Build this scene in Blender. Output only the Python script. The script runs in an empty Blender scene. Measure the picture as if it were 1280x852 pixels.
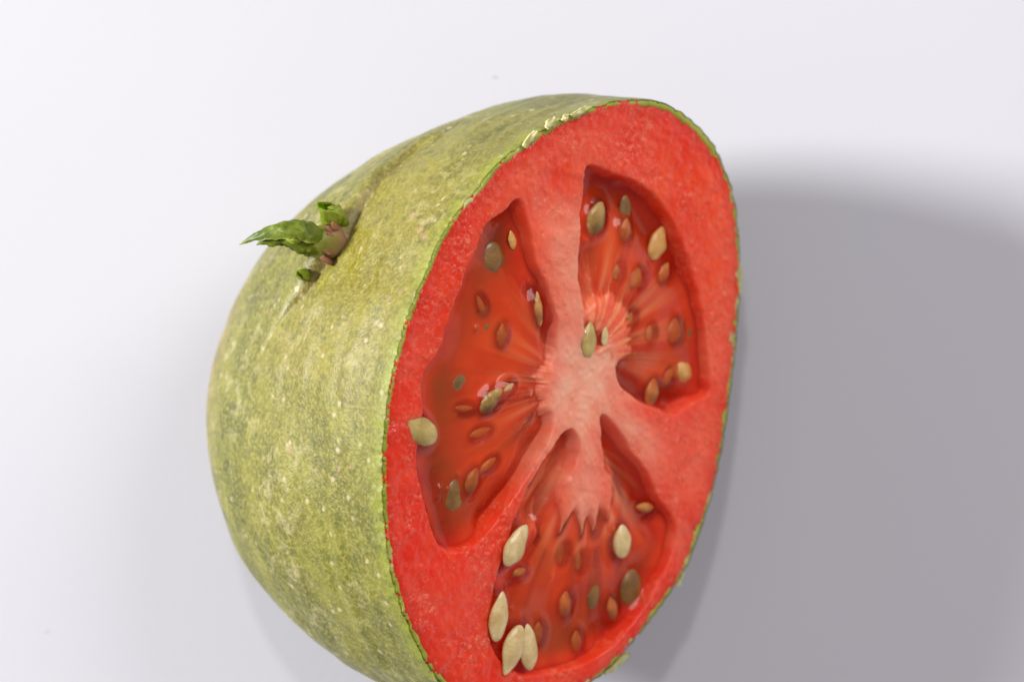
import bpy, math, random
import numpy as np
from math import sin, cos, pi, radians
from mathutils import Vector, noise, Matrix
from mathutils.bvhtree import BVHTree
random.seed(4); rng = np.random.default_rng(4)
scene = bpy.context.scene
COL = scene.collection

# ------------------------------------------------------------------ camera, light, exposure
ZC = 0.0350                      # height of the cut face's centre above the tabletop
D0 = 0.36                        # camera height above that centre
K = 0.36 / 1280
cam_d = bpy.data.cameras.new('camera'); cam = bpy.data.objects.new('camera', cam_d); COL.objects.link(cam)
cam_d.sensor_width = 36; cam_d.lens = 100; cam_d.clip_start = 0.01; cam_d.clip_end = 20
cam.location = (0, 0, ZC + D0)
cam_d.dof.use_dof = True; cam_d.dof.focus_distance = D0 - 0.009; cam_d.dof.aperture_fstop = 16
scene.camera = cam

w = bpy.data.worlds.new('World'); scene.world = w; w.use_nodes = True
w.node_tree.nodes['Background'].inputs[0].default_value = (0.95, 0.87, 1.0, 1)
w.node_tree.nodes['Background'].inputs[1].default_value = 0.22

def area(name, direction, dist, size, power, color, target=(0, 0, 0.02)):
    l = bpy.data.lights.new(name, 'AREA'); l.shape = 'DISK'; l.size = size; l.energy = power; l.color = color
    o = bpy.data.objects.new(name, l); COL.objects.link(o)
    d = Vector(direction).normalized(); o.location = Vector(target) + d * dist
    o.rotation_euler = (-d).to_track_quat('-Z', 'Y').to_euler()
    return o
area('key_light', (-0.86, 0.20, 0.435), 1.7, 0.40, 51.0, (1.0, 0.995, 0.98))  # main light from the left, aimed to match the long cast shadow
area('room_light', (0.55, 0.50, 0.67), 1.2, 0.6, 6.2, (1.0, 0.955, 0.945))
area('glint_lamp', (-0.08, 0.46, 0.88), 1.0, 0.062, 1.7, (1.0, 0.97, 0.94))  # extra light added for tight wet glints and the shadow's dark core

scene.view_settings.view_transform = 'Standard'
scene.view_settings.look = 'None'
scene.view_settings.exposure = 0.33
scene.view_settings.gamma = 1.0
scene.view_settings.use_curve_mapping = False
scene.cycles.max_bounces = 8; scene.cycles.transparent_max_bounces = 8

# ------------------------------------------------------------------ frames
AL = radians(42); BE = radians(10)
N = np.array([sin(AL)*cos(BE), -sin(AL)*sin(BE), cos(AL)])
EU = np.array([cos(AL)*cos(BE), -cos(AL)*sin(BE), -sin(AL)])
EV = np.cross(N, EU)
CP = np.array([(703-640)*K*D0, (426-500)*K*D0, ZC])
CAM = np.array([0, 0, ZC + D0])
def ray(px, py):
    return np.array([(px-640)*K, (426-py)*K, -1.0])
def toface(px, py, dep=0.0):
    r = ray(px, py); c = CP - N*dep
    t = np.dot(c-CAM, N)/np.dot(r, N); p = CAM + r*t - c
    return np.array([np.dot(p, EU), np.dot(p, EV)])
def facept(u, v, dep=0.0):
    u = np.asarray(u, float); v = np.asarray(v, float); dep = np.asarray(dep, float)
    return CP + u[..., None]*EU + v[..., None]*EV - dep[..., None]*N

# ------------------------------------------------------------------ helpers
def mesh_obj(name, verts, faces, mat, parent=None, smooth=True):
    me = bpy.data.meshes.new(name)
    verts = np.asarray(verts, dtype=np.float32).reshape(-1, 3)
    if isinstance(faces, np.ndarray):
        k = faces.shape[1]
        me.vertices.add(len(verts)); me.vertices.foreach_set('co', verts.ravel())
        me.loops.add(faces.size); me.loops.foreach_set('vertex_index', faces.astype(np.int32).ravel())
        me.polygons.add(len(faces)); me.polygons.foreach_set('loop_start', np.arange(0, faces.size, k, dtype=np.int32))
        me.update(calc_edges=True)
    else:
        me.from_pydata(verts.tolist(), [], faces)
    me.validate()
    if smooth: me.polygons.foreach_set('use_smooth', [True]*len(me.polygons))
    if mat: me.materials.append(mat)
    o = bpy.data.objects.new(name, me); COL.objects.link(o)
    if parent is not None: 
        o.parent = parent; o.matrix_parent_inverse = parent.matrix_world.inverted()
    return o
def face_out(o, ref):
    """turn a sheet's faces so that they look towards ref(co)"""
    me = o.data; n = len(me.polygons); nn = np.zeros(n*3); cc = np.zeros(n*3)
    me.polygons.foreach_get('normal', nn); me.polygons.foreach_get('center', cc); nn = nn.reshape(-1, 3); cc = cc.reshape(-1, 3)
    r = ref(cc); 
    if (nn*r).sum() < 0: me.flip_normals()
    print(o.name, 'aligned', round(float(abs((nn*r).sum(1)).mean()), 3), float((nn*r).sum()) < 0)
def add_attr(o, name, arr):
    a = o.data.attributes.new(name, 'FLOAT', 'POINT'); a.data.foreach_set('value', np.asarray(arr, dtype=np.float32).ravel())
def grid_faces(nr, nc, wrap=False):
    i = np.arange(nr-1)[:, None]; j = np.arange(nc if wrap else nc-1)[None, :]
    j2 = (j+1) % nc
    return np.stack([(i*nc+j), (i*nc+j2), ((i+1)*nc+j2), ((i+1)*nc+j)], -1).reshape(-1, 4)
def sstep(a, b, x):
    t = np.clip((x-a)/(b-a), 0, 1); return t*t*(3-2*t)
def catmull(P, m=8, closed=True):
    P = np.asarray(P, float); n = len(P); out = []
    for i in range(n if closed else n-1):
        if closed: p0, p1, p2, p3 = P[i-1], P[i], P[(i+1) % n], P[(i+2) % n]
        else: p0, p1, p2, p3 = P[max(i-1, 0)], P[i], P[i+1], P[min(i+2, n-1)]
        for k in range(m):
            t = k/m
            out.append(.5*((2*p1)+(-p0+p2)*t+(2*p0-5*p1+4*p2-p3)*t*t+(-p0+3*p1-3*p2+p3)*t**3))
    if not closed: out.append(P[-1])
    return np.array(out)
def sdf(U, V, poly):
    """signed distance to a closed polygon, positive inside"""
    best = np.full(U.shape, 1e9); inside = np.zeros(U.shape, bool)
    for i in range(len(poly)):
        a = poly[i]; b = poly[(i+1) % len(poly)]; d = b-a; L = d@d+1e-18
        t = np.clip(((U-a[0])*d[0]+(V-a[1])*d[1])/L, 0, 1)
        best = np.minimum(best, (U-a[0]-t*d[0])**2+(V-a[1]-t*d[1])**2)
        c = ((a[1] > V) != (b[1] > V))
        if a[1] != b[1]:
            inside ^= c & (U < (b[0]-a[0])*(V-a[1])/(b[1]-a[1])+a[0])
    return np.where(inside, 1, -1)*np.sqrt(best)
def linedist(U, V, P):
    best = np.full(U.shape, 1e9)
    for a, b in zip(P[:-1], P[1:]):
        d = b-a; L = d@d+1e-18
        t = np.clip(((U-a[0])*d[0]+(V-a[1])*d[1])/L, 0, 1)
        best = np.minimum(best, (U-a[0]-t*d[0])**2+(V-a[1]-t*d[1])**2)
    return np.sqrt(best)
class VN:                       # cheap vectorised 2-D value noise
    def __init__(s, seed): s.g = np.random.default_rng(seed).random((256, 256))*2-1
    def __call__(s, x, y):
        xi = np.floor(x).astype(int); yi = np.floor(y).astype(int); fx = x-xi; fy = y-yi
        fx = fx*fx*(3-2*fx); fy = fy*fy*(3-2*fy); g = s.g
        a = g[xi % 256, yi % 256]; b = g[(xi+1) % 256, yi % 256]; c = g[xi % 256, (yi+1) % 256]; d = g[(xi+1) % 256, (yi+1) % 256]
        return (a*(1-fx)+b*fx)*(1-fy)+(c*(1-fx)+d*fx)*fy
vn1, vn2, vn3 = VN(1), VN(2), VN(3)

# ------------------------------------------------------------------ materials
class NT:
    def __init__(s, name):
        s.m = bpy.data.materials.new(name); s.m.use_nodes = True; s.t = s.m.node_tree
        s.b = s.t.nodes['Principled BSDF']; s.co = s.n('ShaderNodeTexCoord').outputs['Object']
    def n(s, typ, **kw):
        x = s.t.nodes.new(typ)
        for k, v in kw.items(): setattr(x, k, v)
        return x
    def l(s, a, b): s.t.links.new(a, b)
    def scaled(s, sc):
        m = s.n('ShaderNodeMapping'); m.inputs['Scale'].default_value = sc; s.l(s.co, m.inputs[0]); return m.outputs[0]
    def noise(s, scale, detail=3, rough=.5, dist=0, vec=None):
        x = s.n('ShaderNodeTexNoise'); s.l(vec or s.co, x.inputs['Vector'])
        x.inputs['Scale'].default_value = scale; x.inputs['Detail'].default_value = detail
        x.inputs['Roughness'].default_value = rough; x.inputs['Distortion'].default_value = dist
        return x.outputs['Fac']
    def voro(s, scale, feature='F1', rnd=1, vec=None, out='Distance'):
        x = s.n('ShaderNodeTexVoronoi', feature=feature); s.l(vec or s.co, x.inputs['Vector']); x.inputs['Scale'].default_value = scale
        x.inputs['Randomness'].default_value = rnd; return x.outputs[out]
    def ramp(s, f, *stops, interp='LINEAR'):
        x = s.n('ShaderNodeValToRGB'); s.l(f, x.inputs[0]); e = x.color_ramp.elements; x.color_ramp.interpolation = interp
        while len(e) < len(stops): e.new(.5)
        for q, (p, c) in zip(e, stops):
            q.position = p; q.color = (c, c, c, 1) if not isinstance(c, tuple) else (*c, 1)
        return x.outputs[0]
    def mix(s, f, a, b, mode='MIX'):
        x = s.n('ShaderNodeMix', data_type='RGBA', blend_type=mode)
        for v, i in ((f, 0), (a, 6), (b, 7)):
            if isinstance(v, tuple): x.inputs[i].default_value = (*v, 1)
            elif isinstance(v, (int, float)): x.inputs[i].default_value = v
            else: s.l(v, x.inputs[i])
        return x.outputs[2]
    def math(s, op, a, b=0.0, c=None):
        x = s.n('ShaderNodeMath', operation=op)
        for i, v in enumerate((a, b, c)):
            if v is None: continue
            if isinstance(v, (int, float)): x.inputs[i].default_value = v
            else: s.l(v, x.inputs[i])
        return x.outputs[0]
    def attr(s, name): return s.n('ShaderNodeAttribute', attribute_name=name).outputs['Fac']
    def bump(s, h, strength, dist, prev=None):
        x = s.n('ShaderNodeBump'); s.l(h, x.inputs['Height'])
        if isinstance(strength, (int, float)): x.inputs['Strength'].default_value = strength
        else: s.l(strength, x.inputs['Strength'])
        x.inputs['Distance'].default_value = dist
        if prev is not None: s.l(prev, x.inputs['Normal'])
        return x.outputs[0]
    def set(s, **kw):
        for k, v in kw.items():
            k = k.replace('_', ' ')
            if isinstance(v, (tuple, list)) and k in ('Base Color', 'Coat Tint'): s.b.inputs[k].default_value = (*v, 1)
            elif isinstance(v, (int, float, tuple, list)): s.b.inputs[k].default_value = v
            else: s.l(v, s.b.inputs[k])

def mat_table():
    t = NT('white_paper')
    c = t.mix(t.ramp(t.noise(9, 2), (.35, 0.), (.65, 1.)), (.470, .472, .505), (.482, .482, .512))
    sp = t.ramp(t.voro(34), (.0, 1.), (.012, .0)); sp2 = t.ramp(t.noise(7), (.54, 0.), (.6, 1.))
    c = t.mix(t.math('MULTIPLY', t.math('MULTIPLY', sp, sp2), .35), c, (.45, .40, .36))
    t.set(Base_Color=c, Roughness=.75, Normal=t.bump(t.noise(900, 3), .25, .00006)); t.b.inputs['Specular IOR Level'].default_value = .25
    return t.m
def mat_skin():
    t = NT('potato_skin')
    streak = t.attr('around')        # coordinate across the streaks that run beside the cut
    cmb = t.n('ShaderNodeCombineXYZ'); t.l(t.math('MULTIPLY', streak, 130.), cmb.inputs[0]); t.l(t.math('MULTIPLY', t.attr('along'), 3.2), cmb.inputs[1])
    sn = t.noise(1.0, 4, .6, .2, cmb.outputs[0])
    big = t.noise(80, 5, .65, .15)
    c = t.mix(t.ramp(big, (.36, 0.), (.66, 1.)), (.058, .062, .001), (.105, .097, .003))
    c = t.mix(t.ramp(sn, (.42, 0.), (.62, .75)), c, (.18, .175, .018))
    c = t.mix(t.math('MULTIPLY', t.attr('lobe'), .65), c, (.20, .15, .010))
    fine = t.noise(1900, 4, .7)
    c = t.mix(t.ramp(fine, (.44, 0.), (.64, .62)), c, (.28, .26, .05))
    f2 = t.noise(620, 4, .65, .1)
    c = t.mix(t.ramp(f2, (.52, 0.), (.70, .6)), c, (.040, .050, .002))
    # pale scurfy patches gathered where a wider noise is high
    pm = t.math('MULTIPLY', t.ramp(t.noise(420, 5, .7, .3), (.50, 0.), (.66, 1.)), t.ramp(t.noise(95, 3, .5), (.42, .08), (.62, 1.)))
    c = t.mix(t.math('MULTIPLY', pm, .42), c, (.50, .43, .24))
    pk = t.math('MULTIPLY', t.ramp(t.voro(620), (.12, 1.), (.30, 0.)), t.ramp(t.noise(260, 2), (.54, 0.), (.62, 1.)))
    c = t.mix(t.math('MULTIPLY', pk, .5), c, (.56, .46, .30))
    pb = t.math('MULTIPLY', t.ramp(t.noise(400, 4, .7), (.56, 0.), (.68, 1.)), t.attr('tan'))
    c = t.mix(t.math('MULTIPLY', t.attr('tan'), .5), c, (.34, .23, .10))
    c = t.mix(t.math('MULTIPLY', pb, .6), c, (.42, .22, .13))
    pink = t.math('MULTIPLY', t.ramp(t.voro(330), (.05, 1.), (.22, 0.)), t.ramp(t.noise(160, 2), (.58, 0.), (.62, 1.)))
    c = t.mix(t.math('MULTIPLY', pink, .6), c, (.42, .22, .17))
    c = t.mix(t.math('MULTIPLY', t.attr('edge'), t.ramp(f2, (.35, .9), (.65, .45))), c, (.20, .23, .012))
    vx = t.voro(2600, 'F1'); h = t.bump(vx, .3, .00012)
    h = t.bump(fine, .55, .00022, h); h = t.bump(f2, .25, .0003, h); h = t.bump(sn, .35, .0005, h); h = t.bump(pm, .35, .00015, h)
    t.set(Base_Color=c, Roughness=t.ramp(fine, (.35, .30), (.65, .52)), Normal=h, Subsurface_Weight=.15, Subsurface_Radius=(.0016, .0012, .0004), Subsurface_Scale=1.0)
    t.b.inputs['Specular IOR Level'].default_value = .42
    t.b.inputs['Coat Weight'].default_value = .08; t.b.inputs['Coat Roughness'].default_value = .28
    return t.m
def mat_rind():
    t = NT('green_rind')
    n = t.noise(300, 4, .6)
    c = t.mix(t.ramp(n, (.35, 0.), (.65, 1.)), (.24, .29, .012), (.42, .45, .06))
    c = t.mix(t.ramp(t.noise(140, 3), (.58, 0.), (.68, .7)), c, (.62, .58, .25))
    t.set(Base_Color=c, Roughness=.38, Normal=t.bump(n, .6, .0004), Subsurface_Weight=.0, Subsurface_Radius=(.001, .0012, .0003), Subsurface_Scale=1.)
    return t.m
def mat_flake():
    t = NT('dry_skin_flake')
    n = t.noise(420, 4, .6)
    c = t.mix(t.ramp(n, (.35, 0.), (.65, 1.)), (.34, .33, .09), (.58, .52, .26))
    t.set(Base_Color=c, Roughness=.5, Normal=t.bump(n, .6, .0003), Subsurface_Weight=.3, Subsurface_Radius=(.001, .0012, .0003), Subsurface_Scale=1.)
    return t.m
def mat_flesh():
    t = NT('red_flesh')
    n1 = t.noise(120, 4, .6); n2 = t.noise(2400, 3, .6); n3 = t.noise(45, 3)
    # base: wall red to pale core
    c = t.mix(t.ramp(n1, (.35, 0.), (.68, 1.)), (.82, .038, .007), (.93, .080, .016))
    c = t.mix(t.ramp(t.noise(42, 3, .5), (.42, 0.), (.62, .7)), c, (.82, .020, .006))
    c = t.mix(t.math('MULTIPLY', t.attr('pulp'), t.ramp(n3, (.3, .75), (.7, 1.))), c, (.88, .085, .018))
    core = t.attr('pith')
    c = t.mix(t.attr('fan'), c, (.95, .24, .08))
    c = t.mix(t.math('MULTIPLY', core, t.ramp(n1, (.3, .8), (.7, 1.))), c, (.97, .52, .34))
    cmb = t.n('ShaderNodeCombineXYZ'); t.l(t.math('MULTIPLY', t.attr('ang'), 26.), cmb.inputs[0]); t.l(t.math('MULTIPLY', t.attr('rad'), 90.), cmb.inputs[1])
    fib = t.noise(1., 4, .65, .4, cmb.outputs[0])
    c = t.mix(t.math('MULTIPLY', t.ramp(fib, (.52, 0.), (.72, 1.)), t.attr('fibre')), c, (.92, .36, .20))
    # pale grains of the outer wall
    g = t.math('MULTIPLY', t.ramp(t.noise(1500, 3, .7), (.50, 0.), (.68, 1.)), t.ramp(t.noise(170, 3, .6), (.44, 0.), (.64, 1.)))
    cm2 = t.n('ShaderNodeCombineXYZ'); t.l(t.math('MULTIPLY', t.attr('ang'), 9.), cm2.inputs[0]); t.l(t.math('MULTIPLY', t.attr('rad'), 160.), cm2.inputs[1])
    pt = t.math('MULTIPLY', t.ramp(t.noise(1., 5, .65, .3, cm2.outputs[0]), (.46, 0.), (.66, 1.)), t.attr('wall'))
    c = t.mix(t.math('MULTIPLY', t.attr('pale'), .6), c, (.93, .19, .10))
    c = t.mix(t.math('MULTIPLY', pt, .28), c, (.93, .17, .07))
    c = t.mix(t.math('MULTIPLY', t.math('MULTIPLY', g, t.attr('wall')), .75), c, (.97, .30, .15))
    c = t.mix(t.math('MULTIPLY', t.attr('rim'), .7), c, (.80, .022, .008))
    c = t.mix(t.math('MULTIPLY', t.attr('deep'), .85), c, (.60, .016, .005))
    h = t.bump(n2, .22, .0003); h = t.bump(g, t.math('MULTIPLY_ADD', t.attr('wall'), .35, .05), .0004, h); h = t.bump(n1, .35, .0010, h); h = t.bump(fib, .2, .0006, h)
    t.set(Base_Color=c, Roughness=t.ramp(t.noise(900, 2), (.35, .10), (.65, .26)), Normal=h,
          Subsurface_Weight=.6, Subsurface_Radius=(.0045, .0009, .0005), Subsurface_Scale=1.0)
    t.b.inputs['Specular IOR Level'].default_value = .42
    return t.m
def mat_gel():
    t = NT('red_gel')
    n1 = t.noise(260, 3, .5); n2 = t.noise(120, 2)
    c = t.mix(t.ramp(n1, (.35, 0.), (.65, 1.)), (.74, .030, .007), (.88, .070, .014))
    c = t.mix(t.math('MULTIPLY', t.attr('murk'), t.ramp(n2, (.35, .45), (.6, .95))), c, (.36, .070, .012))
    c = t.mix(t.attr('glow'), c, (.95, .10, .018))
    c = t.mix(t.math('MULTIPLY', t.attr('streak'), .85), c, (.96, .26, .075))
    c = t.mix(t.math('MULTIPLY', t.attr('near'), t.math('MULTIPLY_ADD', t.attr('streak'), .8, .2)), c, (.97, .42, .25))
    h = t.bump(n1, .15, .0008)
    t.set(Base_Color=c, Roughness=.3)
    t.b.inputs['Specular IOR Level'].default_value = .1
    tr = t.n('ShaderNodeBsdfTransparent'); t.l(t.mix(t.attr('cloud'), (1.0, .96, .93), (1.0, .40, .18)), tr.inputs[0])
    gl = t.n('ShaderNodeMixShader'); out = t.t.nodes['Material Output']
    # clear jelly: tinted transparency, cloudy pulp, and the wet skin's reflection over both
    t.l(t.math('MULTIPLY', t.attr('cloud'), t.math('MULTIPLY_ADD', t.ramp(n2, (.3, 0.), (.7, 1.)), .14, .70)), gl.inputs[0])
    t.l(tr.outputs[0], gl.inputs[1]); t.l(t.b.outputs[0], gl.inputs[2])
    g2 = t.n('ShaderNodeBsdfGlossy'); g2.inputs['Roughness'].default_value = .06
    fr = t.n('ShaderNodeFresnel'); fr.inputs[0].default_value = 1.34
    t.l(h, g2.inputs['Normal']); t.l(h, fr.inputs['Normal'])
    g3 = t.n('ShaderNodeMixShader'); t.l(fr.outputs[0], g3.inputs[0]); t.l(gl.outputs[0], g3.inputs[1]); t.l(g2.outputs[0], g3.inputs[2])
    t.l(g3.outputs[0], out.inputs['Surface'])
    return t.m
def mat_seed(name, a, b, rough=.35):
    t = NT(name); n = t.noise(2300, 4, .65)
    n0 = t.noise(500, 3)
    c = t.mix(t.ramp(n0, (.35, 0.), (.65, 1.)), a, b)
    c = t.mix(t.ramp(n, (.56, 0.), (.7, .4)), c, tuple(min(1, x*1.35) for x in b))
    t.set(Base_Color=c, Roughness=rough, Normal=t.bump(n, .5, .0003), Subsurface_Weight=.3, Subsurface_Radius=(.0015, .0008, .0004), Subsurface_Scale=1.)
    t.b.inputs['Coat Weight'].default_value = .5; t.b.inputs['Coat Roughness'].default_value = .08
    return t.m
def mat_leaf(name, a, b, pinkish=0):
    t = NT(name); n = t.noise(330, 4, .6)
    c = t.mix(t.ramp(n, (.35, 0.), (.68, 1.)), a, b)
    if pinkish:
        c = t.mix(t.attr('pink'), c, (.32, .075, .11))
    t.b.inputs['Specular IOR Level'].default_value = .3
    t.set(Base_Color=c, Roughness=.45, Normal=t.bump(n, .5, .0004), Subsurface_Weight=.3, Subsurface_Radius=(.0008, .0012, .0003), Subsurface_Scale=1.)
    return t.m

# ------------------------------------------------------------------ tabletop
S_ = 1.5
tt = mesh_obj('tabletop', [(-S_, -S_, 0), (S_, -S_, 0), (S_, S_, 0), (-S_, S_, 0)], [(0, 1, 2, 3)], mat_table(), smooth=False)
tt['kind'] = 'structure'

# ------------------------------------------------------------------ the vegetable
root = bpy.data.objects.new('potato_half', None); COL.objects.link(root)
root.location = (0.0, -0.007, 0); root.empty_display_size = .02
root['label'] = 'sprouting green-skinned potato half cut open to show red tomato flesh, lying on white paper'
root['category'] = 'vegetable'
bpy.context.view_layer.update()

F = [(770,128),(740,138),(700,157),(655,185),(625,207),(600,237),(575,270),(553,300),(535,345),(515,385),(500,435),(488,485),(482,540),(480,600),(483,660),(490,710),(502,755),(520,795),(540,832),(562,862),(600,884),(650,888),(700,872),(740,848),(770,825),(800,785),(830,745),(855,705),(875,655),(890,605),(900,560),(908,510),(915,460),(920,400),(923,350),(921,300),(915,250),(905,215),(885,180),(860,158),(830,140),(800,131)]
FU = np.array([toface(*p) for p in F])
fa = np.arctan2(FU[:, 1], FU[:, 0]); fr_ = np.hypot(FU[:, 0], FU[:, 1]); o_ = np.argsort(fa); fa = fa[o_]; fr_ = fr_[o_]
FA = np.r_[fa-2*pi, fa, fa+2*pi]; FR = np.r_[fr_, fr_, fr_]
def R_face(th):                                  # smooth outline of the flesh
    w_ = 0
    for d, k in ((-.06, .2), (-.03, .2), (0, .2), (.03, .2), (.06, .2)): w_ = w_ + k*np.interp((th+d+pi) % (2*pi)-pi, FA, FR)
    return w_
def polar(px, py):
    u, v = toface(px, py); return math.atan2(v, u)
# gap between flesh and skin, wider where the green band shows
GT = [(482, 560, .38), (490, 700, .4), (540, 832, .6), (650, 888, .6), (770, 825, .35), (855, 705, .7), (890, 605, .5), (915, 460, .25), (923, 350, .45), (905, 215, .65), (870, 165, 1.0), (830, 140, 1.3), (790, 130, .7), (755, 130, .3), (700, 157, .8), (640, 195, .65), (600, 237, .6), (560, 290, .8), (530, 350, .55), (500, 435, .45)]
ga = np.array([polar(a, b) for a, b, _ in GT]); gg = np.array([g for *_, g in GT])*1e-3; o_ = np.argsort(ga); ga = ga[o_]; gg = gg[o_]
def gap(th):
    return np.interp((th+pi) % (2*pi)-pi, np.r_[ga-2*pi, ga, ga+2*pi], np.r_[gg, gg, gg])

BP = [0.05033265, 1.27338477, 0.96075668, -0.01441505, -0.00319039, 0.03244603, 0.01878801, -0.01273424, -0.07681346, 0.03363004]
def body_points(T, TH):
    D, ex, ez, su, sv = BP[:5]; b = BP[5:]
    R = R_face(TH) + gap(TH)
    bul = (b[0]+b[1]*np.cos(TH)+b[2]*np.sin(TH)+b[3]*np.cos(2*TH)+b[4]*np.sin(2*TH))
    rr = R*(np.cos(T)**ex)*(1+bul*np.sin(T)*np.cos(T)**.5*1.5)
    k = np.sin(T)**1.5; dep = D*np.sin(T)**ez
    U = rr*np.cos(TH)+su*k; V = rr*np.sin(TH)+sv*k
    return CP+U[..., None]*EU+V[..., None]*EV-dep[..., None]*N
NTH, NR = 720, 420
tt_ = np.linspace(0, 1, NR)**1.15*(pi/2-.002)
th_ = np.linspace(0, 2*pi, NTH, endpoint=False)
T, TH = np.meshgrid(tt_, th_, indexing='ij')
P = body_points(T, TH)
BF = grid_faces(NR, NTH, True)
# coarse copy for ray casts
def coarse(P):
    Q = P[::6, ::6]; f = grid_faces(Q.shape[0], Q.shape[1], True)
    return BVHTree.FromPolygons([tuple(x) for x in Q.reshape(-1, 3)], [tuple(int(i) for i in x) for x in f])
bvh = coarse(P)
def hit(px, py, tree=None):
    r = Vector(ray(px, py)).normalized(); h = (tree or bvh).ray_cast(Vector(CAM), r)
    return h[0], h[1]
# outward normals
def normals(P):
    dt = np.gradient(P, axis=0); dth = np.roll(P, -1, 1)-np.roll(P, 1, 1)
    n = np.cross(dt, dth); n /= np.linalg.norm(n, axis=-1, keepdims=True)+1e-12
    c = P.mean((0, 1)); s = np.sign(((P-c)*n).sum(-1, keepdims=True)); return n*np.where(s == 0, 1, s)
NM = normals(P)
# the eye's crease: a fold running past the sprout
CR = catmull([(566, 162), (522, 180), (487, 208), (458, 240), (437, 270), (424, 294), (405, 320), (388, 345), (371, 370), (350, 396), (332, 425), (320, 465)], 5, closed=False)
CRP = [h for h in (hit(*c) for c in CR) if h[0] is not None]; print(len(CR), len(CRP)); CRV = np.array([h[0][:] for h in CRP]); CRN = np.array([h[1][:] for h in CRP])
CRN *= np.sign(CRN[:, 2:3])
# per-vertex signed distance to the crease
flat = P.reshape(-1, 3); best = np.full(len(flat), 1e9); sgn = np.zeros(len(flat)); par = np.zeros(len(flat))
for i in range(len(CRV)-1):
    a, b = CRV[i], CRV[i+1]; d = b-a; t = np.clip(((flat-a)@d)/(d@d), 0, 1); q = flat-a-t[:, None]*d
    dd = (q*q).sum(1); side = np.cross(d, CRN[i]); side /= np.linalg.norm(side)
    m = dd < best; best[m] = dd[m]; sgn[m] = (q@side)[m]; par[m] = (i+t[m])/(len(CRV)-1)
sd = np.sqrt(best)*np.sign(sgn); 
hp = CRP[0][0]; test = np.array(hit(560, 300)[0][:]); j = np.argmin(((flat-test)**2).sum(1)); sd *= np.sign(sd[j])   # + on the cut-face side
sd = sd.reshape(T.shape); par = par.reshape(T.shape)
win = np.interp(par, [0, .12, .3, .5, .68, .85, 1], [0, .4, .8, 1, .7, .2, 0])
sdw = sd + .0003*vn1(P[..., 0]*600, P[..., 1]*600)
L_ = np.where(sdw < 0, -.0011*np.exp(sdw/.0060)-.0004*np.exp(-(sdw/.0009)**2)*win, -.0000+.0008*np.exp(-((sdw-.0014)/.0026)**2)-.0026*np.exp(-np.clip(sdw, 0, 1)/.00050))
disp = L_*win
# low lumps, fine undulation, streak ridges beside the cut
rim_fade = sstep(0, .10, T)
lump = vn2(P[..., 0]*70+P[..., 2]*30, P[..., 1]*70+9)*.00045+vn3(P[..., 0]*190, P[..., 1]*190+P[..., 2]*110)*.00014
disp = disp+lump*rim_fade
disp += rim_fade*.00016*vn1(T*34, TH*2.2+40)*sstep(.9, .3, T)
# rounded arris where the skin meets the cut, slightly torn
tear = vn3(TH*60, TH*0+3.3)*.00018+vn1(TH*170, TH*0+7)*.00009
PP = P+NM*disp[..., None]
edge = np.exp(-T/.012)
Ucv = np.cos(TH)[..., None]*EU+np.sin(TH)[..., None]*EV
PP = PP+edge[..., None]*Ucv*(tear-.00012)[..., None]
# end cap pole
pole = PP[-1].mean(0)
skv = np.r_[PP.reshape(-1, 3), pole[None]]
lift = -skv[:, 2].min()
print('min z of skin', skv[:, 2].min(), 'max', skv[:, 2].max())
M_skin = mat_skin()
fc = [tuple(x) for x in ()]
skin = mesh_obj('skin', skv, np.r_[BF, np.stack([(NR-1)*NTH+np.arange(NTH), (NR-1)*NTH+(np.arange(NTH)+1) % NTH, np.full(NTH, NR*NTH), np.full(NTH, NR*NTH)], 1)][:len(BF)], M_skin, root)
face_out(skin, lambda c: c-(CP-N*.02))
lobe = sstep(.0035, -.004, sd)*np.interp(par, [0, .1, .9, 1], [.4, .8, .8, .3])
lobe = lobe*sstep(.030, .012, np.abs(sd))
tan = np.exp(-(sd/.0009)**2)*win*.6
lowr = sstep(.75, 1.2, T)*.75
def pad(a): return np.r_[a.reshape(-1), a[-1].mean()]
add_attr(skin, 'lobe', pad(lobe)); add_attr(skin, 'tan', pad(np.clip(tan+lowr, 0, 1)))
add_attr(skin, 'edge', pad(np.exp(-(T/.026)**2)*(.75+.5*vn1(TH*30, T*0+1)))); add_attr(skin, 'around', pad(T*.05)); add_attr(skin, 'along', pad(np.abs(TH-pi)))
bvh2 = coarse(PP)

# ------------------------------------------------------------------ rind band between skin and flesh
nb = 1440; thb = np.linspace(0, 2*pi, nb, endpoint=False)
tb = vn3(thb*60, thb*0+3.3)*.00018+vn1(thb*170, thb*0+7)*.00009
rows = []
Rf = R_face(thb); g = gap(thb)
prof = [(-.00012, .0010), (-.00010, .0001), (-.0004, -.00016), (-.0008, -.00002), (-.0012, .0005), (-.0016, .0014)]
for k, (dr, dp) in enumerate(prof):
    r = Rf+g+tb*(1 if k < 3 else .3)-.00012+dr*1.0
    rows.append(facept(r*np.cos(thb), r*np.sin(thb), np.full(nb, dp)+.00008*vn1(thb*120+k, thb*0+k)))
rind = mesh_obj('rind', np.array(rows).reshape(-1, 3), grid_faces(len(prof), nb, True), mat_rind(), root); face_out(rind, lambda c: np.broadcast_to(N, c.shape))

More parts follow.
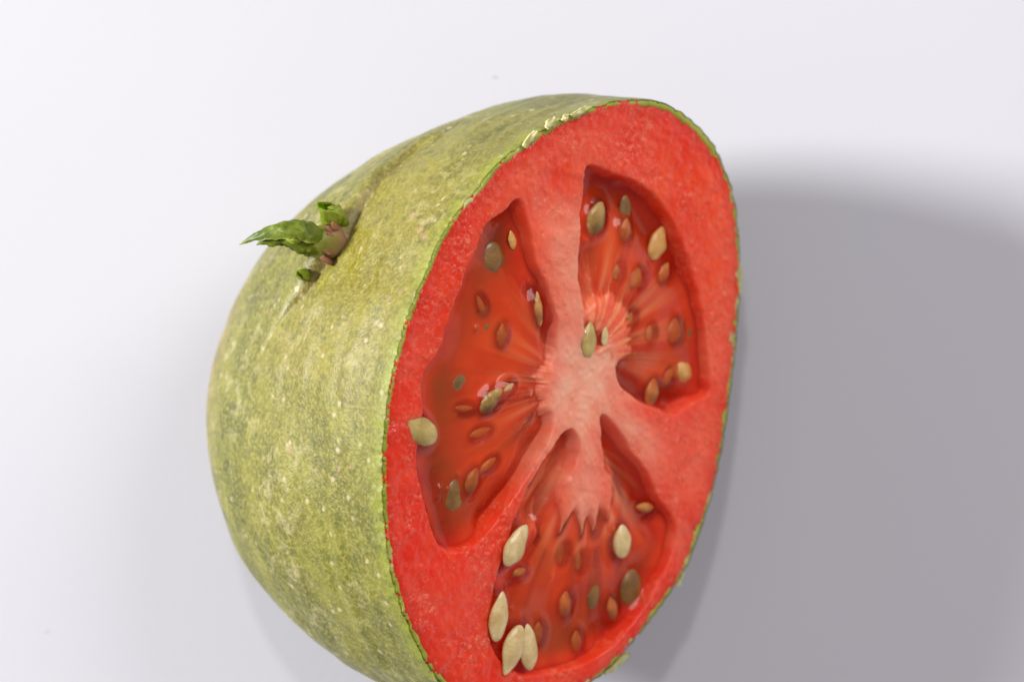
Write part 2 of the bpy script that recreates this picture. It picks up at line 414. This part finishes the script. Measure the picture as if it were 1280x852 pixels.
# ------------------------------------------------------------------ flesh with its seed chambers
LOC = {
 'left': [(648,250),(660,285),(669,330),(682,355),(692,385),(696,420),(697,450),(690,500),(694,517),(683,548),(662,585),(640,622),(617,655),(592,680),(566,689),(546,676),(537,642),(526,600),(521,562),(528,520),(530,472),(547,440),(560,400),(577,352),(594,312),(610,278),(630,266)],
 'right': [(735,208),(765,217),(800,231),(828,258),(848,295),(863,338),(875,378),(882,425),(884,470),(884,492),(865,502),(843,516),(820,509),(797,500),(777,482),(768,458),(764,435),(745,440),(732,415),(728,385),(722,345),(725,300),(730,250)],
 'low': [(753,518),(770,536),(790,565),(808,590),(822,622),(842,655),(834,702),(810,750),(783,785),(750,815),(705,836),(655,842),(622,822),(612,785),(618,740),(632,690),(655,620),(676,580),(697,548),(714,537),(721,550),(717,580),(708,615),(700,668),(713,640),(721,632),(727,672),(732,640),(737,634),(742,664),(746,630),(752,622),(760,650),(758,608),(754,575),(751,545)],
}
ROOT = {  # where the seed-bearing pulp springs from the core
 'left': [(706,440),(690,470),(692,505)],
 'right': [(752,390),(775,410),(770,440)],
 'low': [(715,612),(735,619),(755,612)],
}
AIM = {'left': (560,480), 'right': (815,310), 'low': (735,800)}
POLY = {k: np.array([toface(*p) for p in catmull(v, 4)]) for k, v in LOC.items()}
ROOTP = {k: np.array([toface(*p) for p in v]) for k, v in ROOT.items()}
CORE = toface(728, 475)
SLITS = {'left': [([(669,362),(690,440)], .0013, .003), ([(692,520),(668,562),(640,610),(612,650)], .0017, .0035), ([(648,262),(625,310)], .0030, .0018), ([(545,600),(560,670)], .002, .0015)],
 'low': [([(712,550),(692,590),(668,640)], .0016, .0035), ([(757,530),(785,582),(815,640)], .0019, .0035), ([(655,705),(640,730)], .0010, .0015), ([(800,720),(760,790)], .0022, .0018)],
 'right': [([(733,320),(732,372)], .0017, .0020), ([(778,470),(800,492),(850,500)], .0018, .0025), ([(748,228),(800,250),(850,330)], .0028, .0022)]}
def slits(U, V, k):
    d = np.zeros(U.shape)
    for pts, r, dd in SLITS[k]:
        ld = linedist(U+.0003*vn1(U*500, V*500), V+.0003*vn2(U*500, V*500), np.array([toface(*p, .0008) for p in pts])); d = np.maximum(d, dd*np.exp(-(ld/r)**2))
    return d
def chamber(U, V):
    """depth below the cut, and masks"""
    U2 = U+.00014*vn1(U*600, V*600); V2 = V+.00014*vn2(U*600, V*600)
    dep = np.zeros(U.shape); pulp = np.zeros(U.shape); deep = np.zeros(U.shape); soft = np.zeros(U.shape); quiet = np.zeros(U.shape); fan = np.zeros(U.shape)
    for k, poly in POLY.items():
        s = sdf(U2, V2, poly)
        wall = sstep(-.0003, .0017, s)
        rd = linedist(U, V, ROOTP[k])
        org = toface(*{'left': (722,478), 'right': (738,440), 'low': (733,548)}[k]); a = math.atan2(*(toface(*AIM[k])-org)[::-1])
        ang = np.arctan2(V-org[1], U-org[0])-a; ang = (ang+pi) % (2*pi)-pi
        reach = {'left': .0075, 'right': .0080, 'low': .0120}[k]
        spike = np.clip(.5+.9*vn3(ang*(8. if k == 'low' else 5.)+7, rd*0+.3)+.35*vn1(ang*25, rd*0+.2), 0, 1)
        x_ = rd/(reach*(.55+1.2*spike))
        mound = .0002+.0032*sstep(-.05, .9, x_)+.0018*sstep(.8, 1.5, x_)-.00025*np.clip(vn1(ang*19, rd*0+.4), 0, 1)+slits(U, V, k)*1.2
        fr = np.clip(.35+1.1*vn3(ang*12+3, rd*50)+.6*vn1(ang*32, rd*70), 0, 1)*sstep(.0155, .002, rd)*(.55 if k == 'left' else .95)
        fan = np.maximum(fan, wall*fr)
        floor = .0066+.0008*vn2(U*300, V*300)
        side = sstep(.0007, .0030, s)                 # a gap stays open beside the septa
        near = sstep(.0075, .0025, rd)
        side = np.maximum(side, sstep(.0050, .0018, rd))
        if k == 'left' or k == 'low': att = np.exp(-(rd/.0021)**2)
        else: att = np.exp(-(rd/.0026)**2)
        inside_d = floor*(1-side)+np.minimum(mound, floor)*side
        d = wall*inside_d*(1-att)
        dep = np.maximum(dep, d)
        pulp = np.maximum(pulp, wall*(1-sstep(.0028, .0048, inside_d)))
        if k != 'low': quiet = np.maximum(quiet, wall)
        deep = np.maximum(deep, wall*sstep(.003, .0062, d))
        soft = np.maximum(soft, wall)
    return dep, pulp, deep, soft, quiet, fan
NA, NRF = 1300, 300
tha = np.linspace(0, 2*pi, NA, endpoint=False)
rho = np.linspace(0, 1, NRF)**.8
jag = gap(tha)*(.25+.65*vn2(tha*16, tha*0+2.5))+vn1(tha*40, tha*0+1)*.00030+vn2(tha*130, tha*0+5)*.00026+np.clip(vn3(tha*24, tha*0+9), -.2, 1)*.00035
RJ = R_face(tha)+np.minimum(jag, gap(tha)-.00025)
RH, TA = np.meshgrid(rho, tha, indexing='ij')
U = RH*RJ*np.cos(TA); V = RH*RJ*np.sin(TA)
dep, pulp, deep, soft, quiet, fanf = chamber(U, V)
rmm = RH*RJ; er = RJ-rmm
dep = dep-.00018*(1-soft)-.00012*vn2(U*700, V*700)*(1-soft)-.00009*vn1(U*1700, V*1700)
dep = dep-.00035*vn3(U*160, V*160)*(1-soft)*sstep(0, .003, er)
dep = dep+.00030*np.exp(-er/.00025)
rows = facept(U, V, dep)
# the cut's edge turns down behind the jagged rim
sk1 = facept(RJ*np.cos(tha)*.998, RJ*np.sin(tha)*.998, np.full(NA, .0012))
FV = np.r_[rows.reshape(-1, 3), sk1]
FF = grid_faces(NRF+1, NA, True)
flesh = mesh_obj('flesh', FV, FF, mat_flesh(), root); face_out(flesh, lambda c: np.broadcast_to(N, c.shape))
def padf(a, v=0.): return np.r_[a.reshape(-1), np.full(NA, v)]
cd = np.hypot(U-CORE[0], V-CORE[1])
spokes = [((728,475),(698,300),6), ((728,475),(705,215),6.5), ((728,470),(715,360),3.0), ((728,475),(734,725),6.0), ((728,480),(800,545),3.6), ((760,505),(840,600),3.6), ((728,480),(690,540),2.6), ((690,545),(640,620),2.2), ((728,480),(690,450),4)]
pith = np.exp(-(cd/.0085)**2)
for a, b, wd in spokes:
    ld = linedist(U, V, np.array([toface(*a), toface(*b)])); end = np.hypot(U-toface(*b)[0], V-toface(*b)[1])
    pith = np.maximum(pith, .56*np.exp(-(ld/(wd*.72e-3))**2)*sstep(0, .009, end))
fan = pulp*np.exp(-(np.hypot(U-toface(734, 610)[0], V-toface(734, 610)[1])/.0070)**2)*.6
pith = np.maximum(pith, fan*(1+.5*vn1(np.arctan2(V-CORE[1], U-CORE[0])*30, U*0)))
pith *= (1-deep)*(1-.55*quiet)
pith = np.clip(pith*(1+.25*vn1(U*500, V*500)), 0, 1)
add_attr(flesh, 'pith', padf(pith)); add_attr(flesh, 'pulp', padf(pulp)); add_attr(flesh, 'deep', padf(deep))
add_attr(flesh, 'ang', padf(np.arctan2(V-CORE[1], U-CORE[0]))); add_attr(flesh, 'rad', padf(cd))
add_attr(flesh, 'fibre', padf(np.clip(sstep(.022, .004, cd)*.55*(1-deep)+pulp*.45, 0, 1)))
pale = np.zeros(U.shape)
for qx, qy, qr, qa in ((872,570,.008,.9),(900,330,.007,.7),(895,450,.006,.9),(810,175,.006,.4),(760,150,.005,.4),(640,240,.006,.35),(850,680,.004,.6),(560,760,.005,.3),(515,430,.004,.25),(640,740,.004,.3)):
    cq = toface(qx, qy); pale = np.maximum(pale, qa*np.exp(-((U-cq[0])**2+(V-cq[1])**2)/qr**2))
pale = np.clip(pale*(1+.5*vn2(U*260, V*260)+.4*vn3(U*800, V*800)), 0, 1)*(1-soft)
add_attr(flesh, 'pale', padf(pale)); add_attr(flesh, 'fan', padf(fanf)); add_attr(flesh, 'rim', padf(np.exp(-(er/.0019)**2)*(.75+.4*vn1(U*120, V*120)), 1.))
add_attr(flesh, 'wall', padf(sstep(.006, .016, cd)*(1-soft), 1.))

# ------------------------------------------------------------------ seeds
M_pale = mat_seed('pale_seed', (.60, .42, .15), (.80, .64, .32))
M_oran = mat_seed('orange_seed', (.58, .29, .06), (.76, .44, .13))
M_dark = mat_seed('green_seed', (.16, .070, .008), (.26, .13, .016), .4)
M_oliv = mat_seed('olive_seed', (.38, .28, .06), (.58, .44, .14), .25)
MS = {'p': M_pale, 'o': M_oran, 'd': M_dark, 'g': M_oliv}
# (x, y, length px, width px, angle of the pointed end in the photo, depth mm, kind)
SEEDS = [
 (527,538,44,30,145,-.1,'g'), (614,500,40,17,45,.7,'g'), (636,484,16,7,40,.5,'p'), (612,401,42,30,100,1.5,'d'), (627,418,28,11,85,1.1,'g'),
 (573,478,36,30,20,2.3,'d'), (673,386,44,9,95,.5,'o'), (570,617,50,28,80,1.5,'d'), (590,600,34,14,70,1.3,'g'),
 (617,322,40,26,95,2.3,'d'), (627,350,30,12,95,2.0,'o'), (645,681,58,23,62,-.5,'p'), (624,770,64,21,82,-.4,'p'),
 (641,812,66,22,-108,-.6,'p'), (661,808,58,19,94,-.5,'p'), (778,676,42,20,92,-.2,'p'), (806,634,22,12,175,1.0,'o'), (706,754,32,14,85,1.2,'o'),
 (744,736,52,17,85,1.3,'d'), (739,655,26,7,80,1.2,'o'), (790,735,50,26,95,2.2,'d'), (736,425,46,17,85,.1,'g'), (756,420,24,8,85,.1,'p'),
 (745,273,44,22,70,.9,'g'), (781,288,30,13,80,1.0,'g'), (783,262,36,13,88,1.1,'d'), (822,304,44,20,72,1.4,'o'), 
 (795,347,26,15,80,1.3,'o'), (817,373,26,13,55,1.2,'d'), (842,413,32,15,85,1.3,'o'), (860,412,44,24,85,1.9,'d'), (853,463,28,26,60,1.2,'o'),
 (815,489,34,15,80,1.1,'o'), (811,416,20,8,80,1.0,'o'), (786,398,18,9,60,1.0,'o'), (650,640,20,10,60,1.4,'o'), (700,690,26,9,80,1.2,'o'), (722,700,24,8,88,1.3,'o'), (680,660,22,8,70,1.4,'o'), (765,760,30,12,100,1.3,'o'), (672,790,28,11,85,1.3,'o'), (720,800,26,11,90,1.3,'o'), (830,340,26,11,65,1.3,'o'), (770,340,20,8,80,1.2,'o'), (835,470,22,10,60,1.3,'o'), (600,380,22,8,110,1.3,'o'), (600,540,28,10,20,1.2,'o'), (560,520,24,9,10,1.4,'o'), (610,580,26,9,40,1.2,'o'), (580,510,22,8,0,1.3,'o'), (640,300,24,9,100,1.4,'o'),
 (650,715,18,10,20,.7,'o'),
]
def seed_geo(L, W, H, seed, pointed):
    nu, nv = 18, 16; vs = []
    for i in range(nu+1):
        t = i/nu; x = -cos(pi*t)
        prof = math.sqrt(max(0, 1-x*x))
        prof *= (1-.42*max(0, x)**1.3) if pointed else 1-.15*max(0, x)
        for j in range(nv):
            a = 2*pi*j/nv
            k = 1+.22*noise.noise(Vector((x*1.6+seed*3.1, cos(a)*1.1, sin(a)*1.1)))
            rim = 1+.10*abs(cos(a))**6
            vs.append((x*L/2, cos(a)*prof*W/2*k*rim, sin(a)*prof*H/2*k))
    return vs, grid_faces(nu+1, nv, True)
bumps = []
UV0 = []
for i, (x, y, L, Wd, an, dp, kd) in enumerate(SEEDS):
    if kd == 'g' and dp > .3: dp = max(dp, .85)
    if kd == 'd': dp = min(max(dp, 1.35), 1.7)
    if kd == 'o' and dp > .6: dp = dp+.3
    dpm = dp*1e-3; c = toface(x, y, dpm)
    a = radians(an); e = toface(x+10*cos(a), y-10*sin(a), dpm)-c; q = toface(x-10*sin(a), y-10*cos(a), dpm)-c
    Lm = np.linalg.norm(e)/10*L; ax = e/np.linalg.norm(e); Wm = np.linalg.norm(q)/10*Wd
    perp = np.array([-ax[1], ax[0]]); Wm *= abs(q@perp)/np.linalg.norm(q)
    H = max(.42*Wm, .0006)
    if kd == 'd': dpm = max(dpm, .00125+H/2)
    if kd == 'o' and dp > .6: dpm = max(dpm, .00085+H/2)
    vs, f = seed_geo(Lm, Wm, H, i, kd in 'pgo')
    vs = np.array(vs); uu = c[0]+vs[:, 0]*ax[0]+vs[:, 1]*perp[0]; vv = c[1]+vs[:, 0]*ax[1]+vs[:, 1]*perp[1]
    P3 = facept(uu, vv, dpm-vs[:, 2])
    se = mesh_obj('seed', P3, f, MS[kd], root); face_out(se, lambda q_: q_-P3.mean(0))
    bumps.append((c, ax, Lm, Wm, H, dpm))
    if kd == 'd': se['label'] = 'dark green seed sunk in the red jelly'
    if kd == 'p': se['label'] = 'pale cream seed lying bare on the cut face'

# ------------------------------------------------------------------ jelly round the seeds
M_gel = mat_gel()
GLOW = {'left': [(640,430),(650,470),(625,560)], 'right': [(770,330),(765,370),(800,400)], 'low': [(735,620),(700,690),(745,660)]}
GLINT = [(742,247,.35,.35),(738,262,.3,.3),(731,285,.3,.35),(729,300,.35,.35),(733,292,.25,.25),(784,254,.28,.3),(778,281,.3,.3),(597,411,.35,.35),(553,612,.4,.4),(551,622,.35,.35),
 (563,612,.25,.25),(520,518,.4,.35),(528,517,.3,.3),(610,491,.3,.3),(620,490,.3,.3),(654,530,.3,.25),(657,533,.2,.2),(662,352,.25,.25),(623,708,.35,.35),(770,688,.25,.25),(728,428,.25,.3),(731,412,.2,.2),
 (707,598,.25,.25),(575,593,.3,.25),(800,360,.3,.2),(845,470,.3,.2),(690,720,.3,.2),(740,780,.35,.2),(640,760,.3,.25)]
for k, poly in POLY.items():
    lo = poly.min(0)-.001; hi = poly.max(0)+.001; st = .00014
    gu = np.arange(lo[0], hi[0], st); gv = np.arange(lo[1], hi[1], st)
    GU, GV = np.meshgrid(gu, gv, indexing='ij')
    s = sdf(GU, GV, poly); rd = linedist(GU, GV, ROOTP[k])
    base = .00075+.0007*sstep(.004, .016, rd)+.00030*vn1(GU*190, GV*190)+.00003*vn2(GU*520, GV*520)
    base -= .0005*np.exp(-np.clip(s, 0, 1)/.0009)
    base += slits(GU, GV, k)*.35
    a0 = math.atan2(*(toface(*AIM[k])-ROOTP[k][1])[::-1])
    angg = (np.arctan2(GV-ROOTP[k][1][1], GU-ROOTP[k][1][0])-a0+pi) % (2*pi)-pi
    clear = np.zeros(GU.shape)
    for c, ax, Lm, Wm, H, dpm in bumps:
        a = (GU-c[0])*ax[0]+(GV-c[1])*ax[1]; b = -(GU-c[0])*ax[1]+(GV-c[1])*ax[0]
        if dpm > .0016: continue
        q = np.sqrt((a/(Lm*.5+.0011))**2+(b/(Wm*.5+.0011))**2)
        if dpm < .0003: crest = dpm+H*.25
        else: crest = dpm-H*.5-.00022
        dome = sstep(1.25, .0, q)**.8
        base = np.minimum(base, base*(1-dome)+crest*dome)
        clear = np.maximum(clear, sstep(1.05, .55, q)*(.95 if dpm < .0010 else .6))
    for gx, gy, gr, gh in GLINT:
        cx = toface(gx, gy, .001); base -= gh*1e-3*np.exp(-((GU-cx[0])**2+((GV-cx[1])*.7)**2)/(gr*1e-3)**2)
    base = np.maximum(base, -.0003)
    pts = facept(GU, GV, base).reshape(-1, 3)
    ok = (s > -.0005); f = grid_faces(len(gu), len(gv)); keep = ok.reshape(-1)[f].all(1); f = f[keep]
    used = np.unique(f); rm = np.full(len(pts), -1); rm[used] = np.arange(len(used))
    ge = mesh_obj('jelly', pts[used], rm[f], M_gel, root); face_out(ge, lambda c: np.broadcast_to(N, c.shape))
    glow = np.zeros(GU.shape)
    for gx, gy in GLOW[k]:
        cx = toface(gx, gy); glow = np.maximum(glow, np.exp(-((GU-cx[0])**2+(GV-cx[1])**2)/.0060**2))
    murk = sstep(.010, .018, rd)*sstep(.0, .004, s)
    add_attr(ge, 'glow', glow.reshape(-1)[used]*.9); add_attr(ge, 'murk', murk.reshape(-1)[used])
    chm = chamber(GU, GV); cl = (1-np.exp(-np.clip(chm[0]-base, 0, 1)/.0016))*(1-clear)*(1-.75*np.clip(slits(GU, GV, k)/.0025, 0, 1)); add_attr(ge, 'cloud', cl.reshape(-1)[used])
    add_attr(ge, 'ang', angg.reshape(-1)[used]); add_attr(ge, 'rad', rd.reshape(-1)[used]); add_attr(ge, 'near', (np.exp(-(rd/.0050)**2)*(1. if k == 'low' else .6)).reshape(-1)[used]); add_attr(ge, 'streak', chm[5].reshape(-1)[used])

# ------------------------------------------------------------------ clear beads added to give the cut its wet sparkle
def mat_bead():
    t = NT('sparkle_bead'); out = t.t.nodes['Material Output']
    tr = t.n('ShaderNodeBsdfTransparent'); tr.inputs[0].default_value = (1, .90, .84, 1)
    t.set(Base_Color=(.97, .30, .17), Roughness=.16)
    m = t.n('ShaderNodeMixShader'); m.inputs[0].default_value = .25; t.l(tr.outputs[0], m.inputs[1]); t.l(t.b.outputs[0], m.inputs[2]); t.l(m.outputs[0], out.inputs['Surface'])
    return t.m
bv = []; bf = []; nb_ = 0; nseg, nrg = 7, 4
wob_ = lambda u, v: vn2(u*170, v*170)+.5*vn3(u*420, v*420)
cand = rng.random((9000, 2)); 
ta = cand[:, 0]*2*pi; rr_ = np.sqrt(cand[:, 1])*R_face(ta)*.985; bu, bv_ = rr_*np.cos(ta), rr_*np.sin(ta)
dch, _, _, sf, _, _ = chamber(bu, bv_); cdd = np.hypot(bu-CORE[0], bv_-CORE[1])
ok = (sf < .02) & (wob_(bu, bv_) > .12) & (rng.random(len(bu)) < .12+.88*sstep(.007, .016, cdd))
for u, v in list(zip(bu[ok], bv_[ok]))[:3000]:
    r = .00007+.00020*rng.random()**3; el = 1+rng.random()*.8; an0 = rng.random()*pi
    for k in range(nrg):
        ph = pi/2*k/(nrg-1)*1.15
        for j in range(nseg):
            an = 2*pi*j/nseg; x = cos(an)*sin(ph)*r*el if k else 0; y = sin(an)*sin(ph)*r if k else 0
            bv.append((u+x*cos(an0)-y*sin(an0), v+x*sin(an0)+y*cos(an0), -.00016-r*.75*cos(ph)))
    bf.append(grid_faces(nrg, nseg, True)+nb_); nb_ += nrg*nseg
bv = np.array(bv); jb = mesh_obj('sparkle_beads', facept(bv[:, 0], bv[:, 1], bv[:, 2]), np.concatenate(bf), mat_bead(), root)
jb['kind'] = 'stuff'; face_out(jb, lambda c: np.broadcast_to(N, c.shape))

# ------------------------------------------------------------------ torn skin flakes along the cut
M_flake = mat_flake()
FL = [(661,174,26,8,50,.3),(688,154,20,8,40,.3),(705,147,10,5,60,.25),(724,140,26,7,27,.25),(919,345,42,14,95,-.5),(911,424,22,11,85,-.5),(845,722,20,12,50,-.9),(768,828,40,11,40,-1.2),(590,420,1,1,0,0)]
def flake(px, py, L, Wd, an, up, seed):
    """a small curled chip of skin with real thickness"""
    a = radians(an); d = -up*1e-3; c = toface(px, py, d); e = toface(px+cos(a), py-sin(a), d)-c; q = toface(px-sin(a), py-cos(a), d)-c
    n1_, n2_ = 14, 8; top = []
    for i in range(n1_):
        for j in range(n2_):
            x = i/(n1_-1)*2-1; y = j/(n2_-1)*2-1
            k = 1-.3*x**2+.6*noise.noise(Vector((x*1.9+seed, y*.8, seed)))
            X = x*L/2*(1-.12*y*y+.12*noise.noise(Vector((y*2, seed*2., 0)))); Y = y*Wd/2*k
            uvp = c+e*X+q*Y; h = .0005*(1-y*y)*.6+.00025*noise.noise(Vector((x*2, y*2, seed*1.7)))
            top.append((uvp[0], uvp[1], d-h-.00035))
    top = np.array(top); A = facept(top[:, 0], top[:, 1], top[:, 2]); B = facept(top[:, 0], top[:, 1], top[:, 2]+.00038)
    f = [tuple(x) for x in grid_faces(n1_, n2_).tolist()]; m = n1_*n2_
    f += [tuple(i+m for i in reversed(x)) for x in f]
    ring = [j for j in range(n2_)]+[i*n2_+n2_-1 for i in range(1, n1_)]+[(n1_-1)*n2_+j for j in range(n2_-2, -1, -1)]+[i*n2_ for i in range(n1_-2, 0, -1)]
    f += [(ring[i], ring[(i+1) % len(ring)], ring[(i+1) % len(ring)]+m, ring[i]+m) for i in range(len(ring))]
    mesh_obj('skin_flake', np.r_[A, B], f, M_flake, root)
for i, a in enumerate(FL[:8]): flake(*a, seed=i*1.37+1)

# ------------------------------------------------------------------ the sprout
M_stem = mat_leaf('sprout_stem', (.17, .20, .02), (.30, .31, .06), 1)
M_leaf = mat_leaf('sprout_leaf', (.055, .085, .003), (.16, .20, .010))
M_bud = mat_leaf('bud_leaf', (.11, .15, .006), (.24, .28, .022))
def at_z(px, py, z):
    r = ray(px, py); return CAM+r*((CAM[2]-z)/1.0)
h0 = hit(416, 300, bvh2)[0]; zb = h0.z
print('sprout base z', zb, 'silhouette body')
def tube(path, radii, seed=0, nv=24, flat=1.0, nx=None, wob=.08):
    path = catmull(path, 6, closed=False); radii = catmull(np.array(radii)[:, None], 6, closed=False)[:, 0]
    vs = []
    for i, p in enumerate(path):
        t = path[min(i+1, len(path)-1)]-path[max(i-1, 0)]; t /= np.linalg.norm(t)
        a = np.cross(t, [0, 0, 1.]); a /= np.linalg.norm(a); b = np.cross(a, t)
        for j in range(nv):
            w_ = 2*pi*j/nv; k = 1+wob*noise.noise(Vector((i*.25, cos(w_)*1.2+seed, sin(w_)*1.2)))*2
            vs.append(p+a*cos(w_)*radii[i]*k+b*sin(w_)*radii[i]*k*flat)
    return np.array(vs), grid_faces(len(path), nv, True), np.repeat(np.linspace(0, 1, len(path)), nv)
def leaf(path, width, up, curl=.8, thick=.00025, seed=0, nw=13, serr=.0, m=5):
    """a thick folded leaf: spine path, half-widths, the direction its back faces, how far its sides wrap round"""
    path = catmull(path, m, closed=False); width = catmull(np.array(width)[:, None], m, closed=False)[:, 0]
    up = np.array(up, float); up /= np.linalg.norm(up); A = []; B = []
    for i, p in enumerate(path):
        t = path[min(i+1, len(path)-1)]-path[max(i-1, 0)]; t /= np.linalg.norm(t)
        s_ = np.cross(t, up); s_ /= np.linalg.norm(s_); u_ = np.cross(s_, t)
        w_ = max(width[i], 2e-5)
        for j in range(nw):
            x = j/(nw-1)*2-1; ang = x*curl*1.5
            rr = w_/max(sin(min(curl*1.5, pi/2)), .3)
            se = 1+serr*noise.noise(Vector((i*.9, seed*3., x*.5)))*abs(x)**3
            rib = .10*w_*math.exp(-(x/.10)**2)+.22*w_*noise.noise(Vector((i*.35, x*2.4, seed)))+.22*w_*noise.noise(Vector((i*.8, x*5, seed+3)))
            q = p+s_*rr*sin(ang)*se+u_*(rr*(cos(ang)-1)+rib)
            nn = s_*sin(ang)+u_*cos(ang)
            A.append(q); B.append(q-nn*min(thick, w_*.5+2e-5))
    n1_ = len(path); m_ = n1_*nw; f = [tuple(x) for x in grid_faces(n1_, nw).tolist()]
    f += [tuple(i+m_ for i in reversed(x)) for x in f]
    ring = [j for j in range(nw)]+[i*nw+nw-1 for i in range(1, n1_)]+[(n1_-1)*nw+j for j in range(nw-2, -1, -1)]+[i*nw for i in range(n1_-2, 0, -1)]
    f += [(ring[i], ring[(i+1) % len(ring)], ring[(i+1) % len(ring)]+m_, ring[i]+m_) for i in range(len(ring))]
    return np.r_[np.array(A), np.array(B)], f
Z = zb
def pz(px, py, dz): return at_z(px, py, Z+dz*1e-3)
sv, sf, sw = tube([pz(426, 312, -3.2), pz(414, 304, -.5), pz(402, 302, .9), pz(385, 300, 1.6), pz(368, 296, 1.9)], [.0017, .0021, .0021, .0017, .0010], 1)
stem = mesh_obj('sprout', sv, sf, M_stem, root); add_attr(stem, 'pink', np.clip(1.35-sw*2.3, 0, 1)*.8)
def sub(name, vf, mat, parent=None): return mesh_obj(name, vf[0], vf[1], mat, parent or stem)
Mv = np.array([0, 0, 1e-3])
# large hooked leaf whose back shows along the top
sub('leaf', leaf([pz(408,292,2.4), pz(390,282,3.6), pz(368,279,4.2), pz(345,282,4.0), pz(325,289,3.4), pz(311,297,2.8), pz(299,306,2.4)], [.0012, .0017, .0016, .0013, .0009, .0005, .00004], (.1, .75, .65), .95, seed=1, serr=.25), M_leaf)
# lower belly leaf
sub('leaf', leaf([pz(407,314,1.4), pz(392,317,2.2), pz(374,313,2.6), pz(356,304,2.9), pz(340,299,2.8), pz(322,301,2.3)], [.0012, .0019, .0019, .0013, .0008, .00004], (-.15, -.8, .55), .9, seed=2, serr=.2), M_leaf)
# inner leaves folded between them
sub('leaf', leaf([pz(402,304,2.6), pz(385,301,3.6), pz(365,296,4.0), pz(347,293,3.7), pz(334,296,3.3)], [.0008, .0012, .0011, .0007, .00004], (0, .1, 1), .7, seed=3, serr=.3), M_leaf)
sub('leaf', leaf([pz(388,292,4.2), pz(374,290,4.8), pz(360,288,4.9), pz(348,289,4.5)], [.0004, .0007, .0006, .00004], (0, .4, .9), .8, seed=4, serr=.4), M_leaf)
sub('leaf', leaf([pz(360,300,3.2), pz(345,303,3.4), pz(332,303,3.2), pz(320,306,2.9)], [.0006, .0007, .0005, .00004], (.2, -.3, .9), .6, seed=5, serr=.5), M_leaf)
sub('leaf', leaf([pz(378,297,4.2), pz(370,301,4.6), pz(362,300,4.6), pz(355,296,4.3)], [.0003, .0005, .0004, .00004], (0, -.2, .9), .8, seed=6, serr=.4), M_bud)
# collar of fine pink scales at the base
for k, (x0, y0, x1, y1) in enumerate([(424,290,406,284),(426,300,409,292),(416,326,400,322),(420,312,404,312),(425,284,414,279)]):
    sub('scale', leaf([pz(x0, y0, .0), pz((x0+x1)/2, (y0+y1)/2, 2.2), pz(x1, y1, 2.9)], [.0006, .00055, .0001], (.2, .2, .9), .7, seed=9+k), M_stem)
    bpy.context.scene.collection.objects[-1]
for o in [x for x in stem.children if x.name.startswith('scale')]:
    add_attr(o, 'pink', np.full(len(o.data.vertices), .75))
# two side buds
def bud(name, base, tip, r, seed, nl=5):
    base = np.array(base); tip = np.array(tip); ax = tip-base; L = np.linalg.norm(ax); ax /= L
    v, f, wv = tube([base-ax*L*.5, base, base+ax*L*.35, base+ax*L*.62, base+ax*L*.8], [r*.6, r*.85, r*.8, r*.55, r*.15], seed)
    b = mesh_obj(name, v, f, M_bud, root)
    e1 = np.cross(ax, [0, 0, 1.]); e1 /= np.linalg.norm(e1); e2 = np.cross(e1, ax)
    for k in range(nl):
        a = 2*pi*k/nl+seed; d = e1*cos(a)+e2*sin(a); ln = L*(1+.25*sin(seed*5+k*2.3))
        sub('leaf', leaf([base+d*r*.7, base+d*r*1.15+ax*ln*.35, base+d*r*.95+ax*ln*.75, base+d*r*.35+ax*ln*1.05], [r*.5, r*.8, r*.6, r*.05], d, .75, thick=.0002, seed=seed+k, serr=.3), M_bud, b)
    return b
h1 = hit(420, 276, bvh2)[0]; h2 = hit(383, 347, bvh2)[0]
bud('side_bud', at_z(424, 277, h1.z+.0000), at_z(403, 261, h1.z+.0022), .00135, 1.0, 6)
bud('side_bud', at_z(385, 345, h2.z-.0002), at_z(373, 340, h2.z+.0014), .0007, 2.2, 5)
bpy.context.view_layer.update()

# ------------------------------------------------------------------ crumbs on the paper
def crumb(px, py, r, col, label, seed):
    t = NT('crumb'); t.set(Base_Color=col, Roughness=.8)
    p = at_z(px, py, 0.0); vs = []
    for i in range(7):
        for j in range(9):
            ph = pi*i/6; an = 2*pi*j/9; d = Vector((sin(ph)*cos(an)*1.3, sin(ph)*sin(an), cos(ph)*.6)); k = r*(1+.5*noise.noise(d*1.5+Vector((seed, 0, 0))))
            vs.append((p[0]+d.x*k, p[1]+d.y*k, r*.5+d.z*k))
    vs = np.array(vs); vs[:, 2] += .0001-vs[:, 2].min()
    o = mesh_obj('crumb', vs, grid_faces(7, 9, True), t.m); face_out(o, lambda q: q-vs.mean(0))
    o['label'] = label; o['category'] = 'crumb'
crumb(57, 788, .00010, (.55, .45, .32), 'tiny tan crumb on the white paper, low at the left beside the vegetable', 1.)
crumb(617, 96, .00012, (.46, .45, .49), 'tiny grey fleck on the white paper, above the top of the vegetable', 5.)
bpy.context.view_layer.update()
